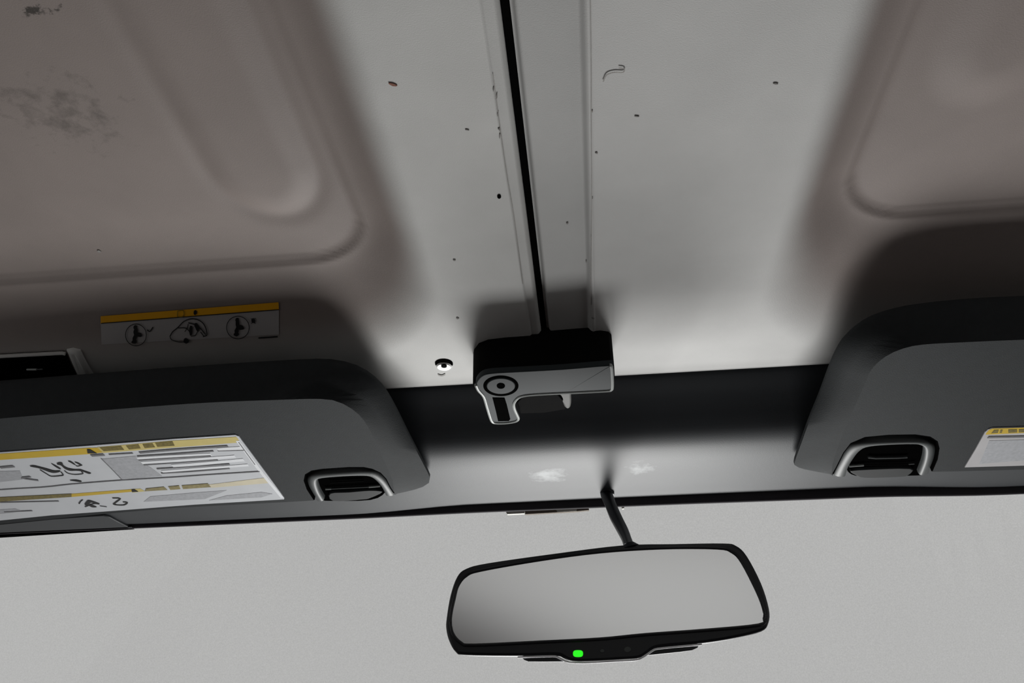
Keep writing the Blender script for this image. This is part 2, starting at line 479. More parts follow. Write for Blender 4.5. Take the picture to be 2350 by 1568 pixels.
def on_roof(px, py, off=0.0):
    z = 1.56
    for _ in range(25):
        p = onz(px, py, z); z = 0.5 * z + 0.5 * (H(p.x, p.y) - off)
    return onz(px, py, z)
def roof_blob(bm, cx, cy, rx, ry, off=0.0006, n=12, rot=0.0, jit=0.0):
    vs = []
    for k in range(n):
        a = 2 * PI * k / n; j = 1 + random.uniform(-jit, jit)
        x = math.cos(a) * rx * j; y = math.sin(a) * ry * j
        vs.append(bm.verts.new(on_roof(cx + x * math.cos(rot) - y * math.sin(rot), cy + x * math.sin(rot) + y * math.cos(rot), off)))
    r = bmesh.ops.extrude_face_region(bm, geom=[bm.faces.new(vs)])
    for v in r['geom']:
        if isinstance(v, bmesh.types.BMVert): v.co.z += 0.0005
def roof_line(bm, pts, w, off=0.0008):
    P = smooth_line([(a, b, 0) for a, b in pts], 4)
    for k in range(len(P) - 1):
        a, b = P[k], P[k + 1]; d = (b - a)
        if d.length < 1e-6: continue
        d.normalize(); s = Vector((-d.y, d.x, 0)) * w / 2
        vs = [bm.verts.new(on_roof(q.x, q.y, off)) for q in (a + s, b + s + d * 0.3, b - s + d * 0.3, a - s)]
        bm.faces.new(vs)
def roof_poly(bm, quad, off, nu=24, nv=6):
    """grid between four photo corners tl tr br bl laid on the roof skin"""
    tl, tr, br, bl = [Vector((a, b)) for a, b in quad]
    g = []
    for j in range(nv + 1):
        row = []
        for i in range(nu + 1):
            s, t = i / nu, j / nv
            p = (tl * (1 - s) + tr * s) * (1 - t) + (bl * (1 - s) + br * s) * t
            row.append(bm.verts.new(on_roof(p.x, p.y, off)))
        g.append(row)
    for j in range(nv):
        for i in range(nu):
            bm.faces.new((g[j][i], g[j][i + 1], g[j + 1][i + 1], g[j + 1][i]))

# small holes and specks on the skins (marks of the panels themselves)
bm = bmesh.new(); roof_blob(bm, 1145.5, 452, 4.5, 4.5); link('drilled_hole', bm, M['void'], rl)
bm = bmesh.new()
roof_blob(bm, 902, 195, 10, 2.6, rot=0.35, jit=0.2)
link('brown_speck', bm, M['brown'], rl)
bm = bmesh.new()
for a in ((1050, 731, 3, 2), (1146, 297, 3, 2), (1140, 222, 1.6, 8), (1143, 262, 1.4, 6), (1147, 313, 1.3, 6), (1072, 299, 4, 1.2), (1043, 598, 3, 1.5), (1133, 205, 1.2, 5), (228, 578, 5, 3)):
    roof_blob(bm, *a, jit=0.25, rot=0.15, n=8)
link('dirt_specks', bm, M['dirt'], rl)['kind'] = 'stuff'
bm = bmesh.new()
roof_line(bm, [(1131, 170), (1150, 310), (1163, 400), (1180, 500), (1200, 652)], 1.6)
link('scored_line', bm, M['smudge'], rl)
bm = bmesh.new()
for a in ((1302, 513, 3, 2), (1359, 256, 2, 3), (1369, 352, 3, 1.5), (1359, 455, 2.2, 2.2), (1361, 731, 4, 1.8), (1780, 193, 5, 1.5), (1462, 268, 5, 1.2), (1345, 600, 1, 3), (1357, 540, 1, 4)):
    roof_blob(bm, *a, jit=0.25, rot=0.1, n=8)
link('dirt_specks', bm, M['dirt'], rr)['kind'] = 'stuff'
bm = bmesh.new()
roof_line(bm, [(1384, 188), (1392, 172), (1410, 166), (1430, 166), (1432, 158), (1420, 156)], 3.0)
link('scuff', bm, M['smudge'], rr)
bm = bmesh.new()
roof_line(bm, [(1355, 0), (1357, 150), (1357, 300), (1358, 450), (1357, 560), (1355, 700)], 1.5)
link('scored_line', bm, M['smudge'], rr)

# label on the roof panel
rs = thing('warning_sticker', on_roof(435, 745, 0), 'small clear sticker with amber band and three pictograms, on the left roof panel', 'sticker')
q_w = [(231, 740), (640, 709), (640, 768), (233, 791)]
bm = bmesh.new(); roof_poly(bm, q_w, 0.0005, 30, 8); link('film', bm, M['clear'], rs)
bm = bmesh.new(); roof_poly(bm, [(231, 726), (639, 694), (640, 711), (231, 743)], 0.0009, 30, 3); link('amber_band', bm, M['amber'], rs)
def ink(name, fn, m='ink'):
    global bm
    bm = bmesh.new(); fn(); link(name, bm, M[m], rs)
ink('band_edge', lambda: roof_poly(bm, [(232, 741.5), (640, 710), (640, 712), (232, 743.5)], 0.0013, 30, 1))
def figure(cx, cy, rx, ry):
    roof_line(bm, [(cx + rx * math.cos(a * PI / 8), cy + ry * math.sin(a * PI / 8)) for a in range(17)], 1.6, 0.0013)
    roof_blob(bm, cx - 2, cy - 17, 4, 4.5, 0.0013)
    for a in ((cx - 1, cy - 7, 4.5, 10, 0), (cx + 6, cy, 8, 5, 0.3), (cx - 3, cy + 8, 4.5, 11, 0.25), (cx - 4, cy + 16, 6, 4, 0)):
        roof_blob(bm, a[0], a[1], a[2], a[3], 0.0013, rot=a[4], jit=0.15)
ink('seat_pictogram', lambda: figure(312, 769, 24, 25)); ink('seat_pictogram', lambda: figure(546, 752, 26, 26))
ink('check_mark', lambda: roof_line(bm, [(338, 757), (344, 761), (351, 751)], 2.4, 0.0013))
def cross():
    roof_blob(bm, 581, 737, 4, 5, 0.0013, jit=0.2); roof_line(bm, [(576, 731), (586, 743)], 1.4, 0.0013); roof_line(bm, [(586, 730), (577, 743)], 1.4, 0.0013)
ink('cross_mark', cross)
def cutaway():
    roof_line(bm, [(390, 772), (396, 762), (408, 752), (422, 738), (440, 732), (458, 736), (470, 748), (475, 768), (466, 773)], 2.2, 0.0013)
    roof_line(bm, [(390, 772), (394, 780), (410, 785), (424, 785)], 1.8, 0.0013)
    roof_line(bm, [(409, 753), (425, 753), (434, 760), (437, 770)], 2.0, 0.0013)
    roof_line(bm, [(432, 741), (446, 745), (458, 752), (472, 768)], 2.4, 0.0013)
    roof_line(bm, [(424, 762), (430, 752), (432, 744)], 1.6, 0.0013)
    roof_blob(bm, 427, 783, 6, 5.5, 0.0013, jit=0.2); roof_blob(bm, 438, 758, 3.5, 11, 0.0013, jit=0.2); roof_blob(bm, 452, 752, 4.5, 9, 0.0013, rot=-0.3, jit=0.2)
    roof_line(bm, [(438, 772), (448, 770), (454, 760)], 1.8, 0.0013); roof_line(bm, [(460, 762), (468, 772)], 2, 0.0013)
ink('vehicle_pictogram', cutaway)
ink('band_symbol', lambda: roof_blob(bm, 448, 718, 4, 5, 0.0015, jit=0.1))
ink('part_number_bar', lambda: roof_line(bm, [(593, 776), (610, 775), (637, 773)], 3.2, 0.0013))
ink('printed_square', lambda: roof_line(bm, [(408, 714), (421, 713), (421, 726), (408, 727), (408, 714)], 1.6, 0.0015), 'olive')

# push pin with a white washer
pc = on_roof(1018, 839, 0.0)
pin = thing('trim_screw', pc, 'white washer with a dark screw in the left roof panel, beside the latch', 'screw')
def disc(bm, c, r0, h, n=24, r1=None, elong=1.0):
    r1 = r1 or r0
    rings = [[c + Vector((math.cos(2 * PI * k / n) * r, math.sin(2 * PI * k / n) * r * elong, z)) for k in range(n)] for r, z in ((r1, -h), (r0, -h * 0.5), (r0, 0.001))]
    loft(bm, rings)
bm = bmesh.new(); disc(bm, on_roof(1019, 834, 0), 0.0082, 0.0008); link('countersink', bm, M['void'], pin)
bm = bmesh.new(); disc(bm, on_roof(1019, 839, 0), 0.0073, 0.0022, r1=0.0062); link('washer', bm, M['white'], pin)
bm = bmesh.new(); disc(bm, on_roof(1019, 839, 0.0022), 0.0026, 0.0012, 12); link('screw_head', bm, M['black'], pin)
bm = bmesh.new(); roof_line(bm, [(1005, 861), (1014, 863), (1022, 860)], 2.4); link('scuff_below', bm, M['smudge'], pin)

# corner latch (left edge, mostly behind the visor)
cl = thing('corner_latch', (-0.56, 0.60, 1.57), 'black roof latch recess at the left edge, above the left visor', 'latch')
ZK = 1.5485
bm = bmesh.new()
o_ = [on_roof(a, b, 0.0040) for a, b in ((-250, 839), (0, 821), (143, 813.5), (148, 816), (172, 866), (176, 905), (-250, 930))]
slab(bm, o_, (0, 0, -1), 0.004); link('pocket', bm, M['void'], cl)
bm = bmesh.new(); tube(bm, [on_roof(62, 848.5, 0.005), on_roof(84, 848.3, 0.005)], 0.0010, 8); link('striker_edge', bm, M['rim_metal'], cl)
bm = bmesh.new(); tube(bm, [on_roof(84, 848.3, 0.005), on_roof(98, 847.5, 0.005)], 0.0006, 8); link('striker_tip', bm, M['boss'], cl)
bm = bmesh.new(); tube(bm, [on_roof(-250, 836, 0.003), on_roof(0, 818, 0.003), on_roof(143, 810.5, 0.003), on_roof(150, 812, 0.003)], 0.0018, 10); link('pocket_lip', bm, M['roof_l'], cl)
bm = bmesh.new()
o_ = [on_roof(a, b, 0.0045) for a, b in ((150, 811), (165, 808), (182, 812), (213, 868), (218, 885), (182, 890), (176, 870))]
slab(bm, o_, (0, 0, -1), 0.012, 0.0045, 4); link('pocket_bevel', bm, M['roof_l'], cl, angle=60)

# ---------------------------------------------------------------- windshield header
ZH = 1.4985
prof = [(0.668, 1.556), (0.668, 1.5525), (0.6745, 1.5470), (0.686, 1.5385), (0.698, 1.5285), (0.708, 1.5195), (0.7180, 1.5115), (0.730, 1.5058),
        (0.745, 1.5023), (0.762, 1.5002), (0.785, 1.4990), (0.815, ZH), (0.840, ZH), (0.852, ZH), (0.858, 1.5000)]
pp = smooth_line([(0, a, b) for a, b in prof], 3)
ring = [(p.y, p.z) for p in pp] + [(0.858, 1.56), (0.668, 1.56)]
bm = bmesh.new(); xs = frange(-0.945, 0.945, 0.03)
RT = [(-0.95, 0.8802, 1.4955), (-0.28, 0.8802, 1.4957), (-0.12, 0.8644, 1.4913), (0.05, 0.8634, 1.4906), (0.3, 0.8644, 1.4896), (0.47, 0.8832, 1.4921), (0.95, 0.8881, 1.4926)]
def rimat(x):
    """front edge of the header (y) and bottom of the weather strip (z) along x"""
    for p, q in zip(RT, RT[1:]):
        if x <= q[0]:
            t = sst(p[0], q[0], x); return p[1] + (q[1] - p[1]) * t, p[2] + (q[2] - p[2]) * t
    return RT[-1][1:]
rows = [[bm.verts.new((x, a + (rimat(x)[0] - 0.858) * sst(0.76, 0.85, a), b)) for a, b in ring] for x in xs]
for r0, r1 in zip(rows, rows[1:]):
    for i in range(len(ring)):
        j = (i + 1) % len(ring); bm.faces.new((r0[i], r0[j], r1[j], r1[i]))
bm.faces.new(rows[0]); bm.faces.new(rows[-1][::-1])
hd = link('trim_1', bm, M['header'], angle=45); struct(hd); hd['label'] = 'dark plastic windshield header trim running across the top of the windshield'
bm = bmesh.new(); box(bm, (-0.945, 0.69, 1.562), (0.945, 0.92, 1.604)); struct(link('wall_front', bm, M['cabin'], smooth=False))
# black weather strip along its lower edge
bm = bmesh.new()
rings = []
for x in xs:
    yr, zb = rimat(x)
    rings.append([Vector((x, a, b)) for a, b in ((yr, 1.5000), (yr, zb + 0.003), (yr + 0.001, zb + 0.001), (yr + 0.0025, zb), (yr + 0.004, zb), (yr + 0.012, zb + 0.004), (yr + 0.012, 1.515), (yr + 0.004, 1.515))])
loft(bm, rings)
struct(link('trim_2', bm, M['seal2'], angle=60))
# windshield glass
bm = bmesh.new(); rows = []
for x in xs:
    dy = rimat(x)[0] + 0.014
    rows.append([bm.verts.new((x, dy + (1.195 - dy) * t, 1.499 + (0.805 - 1.499) * t)) for t in (0, 0.25, 0.5, 0.75, 1)])
for r0, r1 in zip(rows, rows[1:]):
    for i in range(4): bm.faces.new((r0[i], r0[i + 1], r1[i + 1], r1[i]))
struct(link('window_1', bm, M['glass'], smooth=False))
# bright painted frame edge seen just under the strip
fe = None
for (xa, ya), (xb, yb), h in (((1160, 1179), (1205, 1177), 3.5), ((1275, 1173), (1325, 1171), 5.5), ((1424, 1165), (1434, 1164.5), 6)):
    pts = [ony(xa, ya - 6, 0.8795), ony(xb, yb - 6, 0.8795), ony(xb - 2, yb + h * 0.4, 0.8795), ony(xa + 4, ya + h * 0.4, 0.8795)]
    bm = bmesh.new(); slab(bm, pts, (0, -1, 0), 0.004)
    if fe is None:
        fe = thing('painted_frame', pts[0], 'cream painted outer frame glinting just below the header strip, left of the mirror stem', 'frame')
    link('painted_edge', bm, M['cream'], fe)
bm = bmesh.new()
pts = [ony(1205, 1168, 0.8800), ony(1350, 1160, 0.8800), ony(1352, 1171, 0.8800), ony(1320, 1174, 0.8800), ony(1205, 1180.5, 0.8800)]
slab(bm, pts, (0, -1, 0), 0.004); link('outer_lip', bm, M['tan'], fe)

# left pillar cover that overlaps the header
bm = bmesh.new()
zc = ZH - 0.0025
outl = [onz(a, b, zc) for a, b in ((-260, 1250), (-200, 1226), (0, 1204), (120, 1192), (200, 1186), (236, 1184), (252, 1188), (270, 1198), (298, 1212), (306, 1214))]
e = [Vector((outl[-1].x, 0.8805, zc)), Vector((outl[0].x, 0.8805, zc))]
slab(bm, outl + e, (0, 0, -1), 0.006, 0.0015)
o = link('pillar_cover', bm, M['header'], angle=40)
tag(o, 'dark end cover of the left windshield pillar overlapping the header', 'trim cover')

# ---------------------------------------------------------------- roof latch in the middle
ZB = 1.5135
lt = thing('roof_latch', (0.01, 0.62, 1.55), 'black and grey metal roof latch with round pivot, at the end of the centre gap', 'latch')
def zpts(px, z, k=1, closed=True):
    P = [onz(a, b, z) for a, b in px]
    return smooth_line(P, k, closed) if k > 1 else P
bm = bmesh.new()
o_ = [onz(a, b, 1.517) for a, b in ((1094, 905), (1085, 890), (1087, 878), (1098, 864), (1120, 856), (1160, 851.5), (1250, 845.5), (1340, 838.5), (1385, 836), (1403, 838.5), (1410, 845), (1411, 865), (1406, 890), (1395, 894), (1300, 899), (1230, 902), (1130, 907))]
slab(bm, o_, (0, 0, -1), 0.040, 0.0015); link('housing', bm, M['black'], lt)
# handle plate with arm
bm = bmesh.new()
ol = [(1092, 884), (1096, 873), (1108, 862), (1130, 857), (1180, 854), (1290, 848), (1399, 839), (1403, 842), (1405, 870), (1405, 890), (1402, 895), (1390, 897.5), (1300, 902),
      (1230, 905.5), (1200, 909), (1187, 915), (1179, 927), (1181, 940), (1189, 958), (1188, 964), (1180, 968), (1160, 971), (1137, 971), (1129, 967), (1124, 955), (1117, 932), (1110, 910), (1098, 896)]
P = zpts(ol, ZB, 3)
slab(bm, P, (0, 0, -1), 0.005, 0.0010, 3); link('handle_plate', bm, M['grey_metal'], lt)
bm = bmesh.new()
edge = [p + Vector((0, 0, 0.0002)) for p in smooth_line([onz(a, b, ZB) for a, b in ol[6:] + ol[:1]], 3)]
tube(bm, edge, 0.0015, 8); link('bright_edge', bm, M['rim_metal'], lt)
cpx = (1149.5, 887)
def ell(rx, ry, z, n=40, c=cpx): return [onz(c[0] + rx * math.cos(2 * PI * k / n), c[1] + ry * math.sin(2 * PI * k / n), z) for k in range(n)]
bm = bmesh.new(); slab(bm, ell(40.5, 23, ZB - 0.0006), (0, 0, -1), 0.003, 0.0004); link('pivot_ring', bm, M['seal'], lt)
bm = bmesh.new(); slab(bm, ell(33, 18, ZB - 0.0016), (0, 0, -1), 0.003, 0.0007); link('pivot_cap', bm, M['grey_metal'], lt)
bm = bmesh.new(); slab(bm, ell(9.5, 6, ZB - 0.0022), (0, 0, -1), 0.002, 0.0003); link('pivot_bore', bm, M['seal'], lt)
bm = bmesh.new(); slab(bm, zpts([(1130, 914), (1158, 914.5), (1163, 930), (1171, 963), (1168, 967), (1143, 967.5), (1138, 945)], ZB - 0.0006), (0, 0, -1), 0.003, 0.0003); link('slot', bm, M['seal'], lt)
bm = bmesh.new()
hk = zpts([(1276, 903), (1284, 909), (1290, 922), (1295, 934), (1301, 939), (1308, 937), (1311, 928), (1311, 912), (1308, 902)], 1.5175, 3)
slab(bm, hk, (0, 0, -1), 0.006, 0.0018); link('hook', bm, M['hook'], lt)
bm = bmesh.new()
slab(bm, zpts([(1186, 925), (1200, 910), (1280, 906), (1298, 925), (1298, 940), (1250, 948), (1195, 950)], 1.5200), (0, 0, -1), 0.006, 0.001); link('rear_bracket', bm, M['black'], lt)

# ---------------------------------------------------------------- sun visors
VP, VN = Vector((0, 0.58, 1.506)), Vector((0, 0.13, 1)).normalized()
TO = -VN                                   # towards the viewer
def vpt(px, py, off=0.0): return onpl(px, py, VP + TO * off, VN)
def resample(pts, n):
    L = [0.0]
    for a, b in zip(pts, pts[1:]): L.append(L[-1] + (b - a).length)
    out = []; k = 0
    for i in range(n):
        t = L[-1] * i / (n - 1)
        while k < len(L) - 2 and L[k + 1] < t: k += 1
        f = (t - L[k]) / max(1e-9, L[k + 1] - L[k]); out.append(pts[k].lerp(pts[k + 1], f))
    return out
def inset_line(L, d):
    """shift an open arch of points towards its own centre"""
    c = sum(L, Vector()) / len(L); c.y = L[0].y
    return [p + (c - p).normalized() * d for p in L]
def visor(parent, outer, inner, bottom, shade_line):
    """outer / inner: matching polylines around rear and end sides; bottom: front edge with the notch"""
    n = 60
    def zo_at(p): return 0.0205 - 0.0135 * sst(0.60, 0.73, p.y)
    O0 = smooth_line([vpt(a, b, -0.012) for a, b in outer], 5)
    def lift(p):                            # slide along the sight line onto the local rim height
        h = zo_at(p); q = VP + TO * (-h); d = (p - EYE)
        return EYE + d * ((q - EYE).dot(VN) / d.dot(VN))
    O = resample([lift(p) for p in O0], n)
    I = resample(smooth_line([vpt(a, b, 0.0) for a, b in inner], 5), n)
    B = [vpt(a, b) for a, b in bottom]      # runs from the end of inner back to its start
    up = -TO
    t = 0.004
    ring_face = I + B
    ring_mid = [a.lerp(b, 0.5) + TO * 0.0012 for a, b in zip(O, I)] + [p + up * 0.003 for p in B]
    ring_outer = O + [p + up * 0.006 for p in B]
    ring_up = [p + up * t for p in O] + [p + up * 0.011 for p in B]
    bm = bmesh.new(); loft(bm, [ring_face, ring_mid, ring_outer, ring_up])
    body = link('visor_body', bm, M['visor'], parent, angle=60)
    L = [vpt(a, b, 0.0002) for a, b in shade_line]  # black strip added for the shade in the notch gap
    Li = inset_line(L, 0.0012)
    bm = bmesh.new()
    rr_ = [[bm.verts.new(p) for p in (a, b, b + up * 0.0135, a + up * 0.0135)] for a, b in zip(L, Li)]
    for p, q in zip(rr_, rr_[1:]):
        for i in range(4): bm.faces.new((p[i], p[(i + 1) % 4], q[(i + 1) % 4], q[i]))
    bm.faces.new(rr_[0]); bm.faces.new(rr_[-1][::-1])
    link('notch_shade_strip', bm, M['seal'], parent, angle=60)
    return body
vl = thing('sun_visor', vpt(500, 1000), 'dark cloth sun visor on the left with a large white and yellow warning label', 'sun visor')
visor(vl, [(-260, 898), (0, 882), (170, 869), (450, 848), (640, 836), (740, 832), (790, 838), (835, 855), (875, 888), (905, 935), (940, 1005), (975, 1072), (987, 1098), (983, 1110), (965, 1120), (940, 1127), (909, 1134)],
      [(-260, 985), (0, 961), (170, 947), (450, 926), (640, 918), (740, 916), (780, 924), (812, 942), (835, 965), (855, 1000), (878, 1050), (893, 1085), (900, 1100), (902, 1112), (903, 1121), (904, 1128), (905, 1134)],
      [(897, 1120), (887, 1100), (874, 1086), (855, 1077), (835, 1073), (800, 1073), (740, 1077), (715, 1081), (700, 1090), (697, 1104), (704, 1124), (720, 1149), (650, 1153), (400, 1166), (238, 1180), (0, 1203), (-260, 1236)],
      [(905, 1132), (897, 1120), (887, 1100), (874, 1086), (855, 1077), (835, 1073), (800, 1073), (740, 1077), (715, 1081), (700, 1090), (697, 1104), (704, 1124), (720, 1148)])
# right visor
vr = thing('sun_visor', vpt(2150, 950), 'dark cloth sun visor on the right with only a corner of its label in view', 'sun visor')
visor(vr, [(2700, 672), (2350, 688), (2230, 694), (2110, 706), (2040, 720), (1985, 742), (1940, 780), (1918, 815), (1903, 850), (1880, 912), (1860, 960), (1840, 1015), (1824, 1060), (1826, 1070), (1845, 1077), (1875, 1083), (1911, 1090)],
      [(2700, 768), (2350, 780), (2230, 785), (2120, 791), (2070, 801), (2030, 820), (2000, 848), (1985, 880), (1970, 915), (1950, 960), (1935, 995), (1922, 1030), (1912, 1060), (1910, 1070), (1910, 1077), (1909, 1083), (1909, 1089)],
      [(1920, 1070), (1935, 1040), (1952, 1018), (1985, 1004), (2040, 999), (2100, 998), (2135, 1003), (2152, 1014), (2156, 1030), (2152, 1055), (2140, 1083), (2200, 1082), (2350, 1078), (2700, 1066)],
      [(1911, 1088), (1920, 1070), (1935, 1040), (1952, 1018), (1985, 1004), (2040, 999), (2100, 998), (2135, 1003), (2152, 1014), (2156, 1030), (2152, 1055), (2140, 1082)])
# dark underline between visor and header is real overlap; warning labels
def vdecal(parent, name, polys, m, off, t=0.0003):
    for p in polys:
        bm = bmesh.new(); slab(bm, [vpt(a, b, off) for a, b in p], TO, t)
        o = link(name, bm, m, parent, smooth=False)
    return o
def vlines(parent, name, lines, m, off):
    for pts, w in lines:
        bm = bmesh.new(); ribbon(bm, smooth_line([vpt(a, b, off) for a, b in pts], 3), w, TO, 0.0002)
        link(name, bm, m, parent, smooth=False)
def vstrokes(parent, name, lines, m, off):
    for pts in lines:
        bm = bmesh.new(); slab(bm, smooth_line([vpt(a, b, off) for a, b in pts], 3, True), TO, 0.0002)
        link(name, bm, m, parent, smooth=False)
lb = vdecal(vl, 'warning_label', [[(-200, 1053), (0, 1039), (200, 1024), (400, 1008), (530, 999.5), (540, 999), (548, 1002), (553, 1009), (600, 1072), (652, 1143), (652, 1146.5), (600, 1149.5), (447, 1158.5), (238, 1174.5), (119, 1183), (0, 1195), (-200, 1218)]], M['paper'], 0.0008, 0.0008)
lb['label'] = 'white and yellow warning label'
vdecal(lb, 'yellow_band', [[(-200, 1056), (0, 1042), (200, 1028.5), (223, 1028), (236, 1039), (200, 1043), (0, 1056), (-200, 1071)],
                           [(164, 1134), (301, 1123.5), (304, 1129), (164, 1141)], ], M['yellow'], 0.0010)
vdecal(lb, 'glare_band', [[(223, 1027), (396, 1012), (542, 1003), (547, 1009), (549, 1016), (399, 1027.5), (236, 1040)],
                          [(301, 1123.5), (322, 1122), (333, 1128), (304, 1131)]], M['paleyel'], 0.0010)
M['paleyel2'] = mat('strong_glare_yellow_print', (0.68, 0.62, 0.46), 0.4, 0.4, noise=0.08, nscale=60)  # strongest glare on the label, painted into the yellow
vdecal(lb, 'strong_glare_band', [[(477, 1113), (608, 1097), (619, 1109), (485, 1120)]], M['paleyel2'], 0.0010)
vdecal(lb, 'text_block', [[(229, 1028), (278, 1024), (285, 1033), (238, 1036)], [(289, 1023.5), (318, 1020.5), (323, 1029.5), (296, 1032)], [(327, 1020), (350, 1018), (356, 1027), (332, 1029)], [(356, 1017), (396, 1013.5), (401, 1023.5), (361, 1026)],
                                  [(-200, 1158), (0, 1142), (164, 1134), (164, 1141), (42, 1149), (0, 1152), (-200, 1168)]], M['olive'], 0.0012)
M['olive2'] = mat('glare_olive_print', (0.28, 0.235, 0.10), 0.4, 0.4, noise=0.3, nscale=300)  # olive lightened for the glare on the label
vdecal(lb, 'pale_text_block', [[(335, 1122), (376, 1118), (384, 1125), (333, 1128)], [(386, 1117.5), (411, 1115), (414, 1123), (391, 1125)], [(417, 1115), (477, 1110.5), (484, 1118.5), (420, 1123)]], M['olive2'], 0.0012)
vdecal(lb, 'warning_triangle', [[(200, 1032), (207, 1032), (222, 1041), (201, 1041)], [(302, 1124.5), (309, 1124), (317, 1129), (303, 1130)]], M['ink'], 0.0014)
vdecal(lb, 'grey_text_panel', [[(232, 1054), (312, 1047), (322, 1060), (348, 1075), (372, 1093), (282, 1101)], [(-200, 1098), (0, 1082), (46, 1081), (50, 1090), (52, 1101), (0, 1107), (-200, 1122)], [(-200, 1188), (0, 1170), (35, 1168), (50, 1173), (30, 1177), (0, 1180), (-200, 1198)],
                               [(330, 1152), (345, 1140), (450, 1131), (520, 1126), (470, 1146)], [(520, 1138), (600, 1130), (625, 1134), (600, 1142), (480, 1149)]], M['softink'], 0.0010)
vlines(lb, 'white_line', [([(315, 1053), (400, 1048), (485, 1044)], 0.0050), ([(325, 1063), (420, 1057), (540, 1048)], 0.0045), ([(395, 1070), (450, 1066), (560, 1056)], 0.0050), ([(372, 1083), (450, 1077), (570, 1068)], 0.0040), ([(500, 1033), (555, 1029)], 0.006), ([(545, 1012), (600, 1085), (648, 1143)], 0.0035)], M['whiteink'], 0.0011)
vlines(lb, 'printed_line', [([(-200, 1143), (0, 1125), (100, 1119), (165, 1112), (280, 1103), (400, 1096), (470, 1091), (596, 1083)], 0.0014), ([(232, 1053), (256, 1077), (280, 1102)], 0.0007),
                               ([(0, 1074), (32, 1071)], 0.0035), ([(70, 1095), (50, 1098), (88, 1103.5)], 0.0025), ([(209, 1046.5), (239, 1044.5)], 0.0035), ([(250, 1044), (305, 1041)], 0.0016), ([(320, 1040), (400, 1033), (523, 1025)], 0.0030), ([(315, 1048), (380, 1044), (490, 1036)], 0.0020),
                               ([(318, 1057), (400, 1052), (484, 1047)], 0.0022), ([(330, 1068), (420, 1062), (500, 1056)], 0.0016), ([(360, 1077), (440, 1072), (527, 1066)], 0.0020), ([(370, 1087), (440, 1083), (527, 1076)], 0.0018), ([(0, 1154), (135, 1151)], 0.0016), ([(10, 1176), (74, 1173)], 0.0016),
                               ([(548, 1016), (585, 1067)], 0.0008), ([(500, 1036), (560, 1034)], 0.0010)], M['greyink'], 0.0013)
vstrokes(lb, 'pictogram', [
    [(69, 1070), (78, 1069), (95, 1073), (110, 1077), (124, 1081), (138, 1081), (136, 1084), (124, 1086), (113, 1084), (100, 1079), (88, 1075), (72, 1072)],
    [(131, 1064), (137, 1062), (143, 1063), (146, 1069), (156, 1075), (172, 1078), (184, 1078), (196, 1082), (209, 1086.5), (203, 1088), (190, 1083), (176, 1081), (160, 1081), (148, 1076), (140, 1069), (132, 1067)],
    [(117, 1064), (124, 1067), (135, 1073), (140, 1077), (136, 1077), (127, 1072)],
    [(171, 1061), (180, 1063), (189, 1068.5), (186, 1069), (178, 1065)],
    [(156, 1059), (161, 1059), (167, 1062), (174, 1068), (170, 1067), (163, 1063)],
    [(180, 1156), (186, 1149), (191, 1148), (186, 1152), (183, 1157)],
    [(194, 1159), (200, 1150), (206, 1149), (216, 1152), (229, 1157), (220, 1157), (210, 1154), (206, 1158), (222, 1164), (212, 1165), (203, 1161)],
    [(160, 1103), (174, 1102), (187, 1105), (184, 1107), (170, 1105)]], M['ink'], 0.0013)
vlines(lb, 'outline', [([(92, 1079), (108, 1089), (118, 1094), (136, 1093), (145, 1091), (140, 1084)], 0.0012), ([(148, 1081), (156, 1087), (172, 1090), (190, 1088), (187, 1083)], 0.0010), ([(174, 1069), (178, 1071), (186, 1069)], 0.0009),
                                ([(258, 1144), (276, 1145), (264, 1155), (262, 1159), (284, 1160), (292, 1154), (282, 1153)], 0.0016), ([(229, 1162), (245, 1164)], 0.0010), ([(195, 1164), (215, 1157), (228, 1158)], 0.0014)], M['ink'], 0.0013)

lb2 = vdecal(vr, 'warning_label', [[(2700, 970), (2350, 981), (2277, 983), (2268, 986), (2261, 992), (2240, 1030), (2214, 1073), (2350, 1069), (2700, 1058)]], M['paper2'], 0.0008, 0.0008)
lb2['label'] = 'grey and yellow warning label'
vdecal(lb2, 'yellow_band', [[(2700, 971), (2350, 982), (2278, 984), (2270, 987), (2264, 994), (2262, 998), (2350, 994), (2700, 984)]], M['yellow'], 0.0010)
vdecal(lb2, 'text_block', [[(2281, 987.5), (2292, 987), (2290, 994), (2275, 995)], [(2314, 986.5), (2334, 986), (2334, 993), (2314, 994)], [(2338, 986), (2380, 984), (2380, 991), (2338, 993)], [(2296, 987), (2301, 987), (2299, 994), (2294, 994)]], M['olive'], 0.0012)
vdecal(lb2, 'grey_text_panel', [[(2270, 1012), (2700, 1000), (2700, 1046), (2350, 1057), (2248, 1065)]], M['softink'], 0.0010)
vlines(lb2, 'printed_line', [([(2267, 1004.5), (2350, 1003), (2450, 1000)], 0.0030)], M['greyink'], 0.0013)

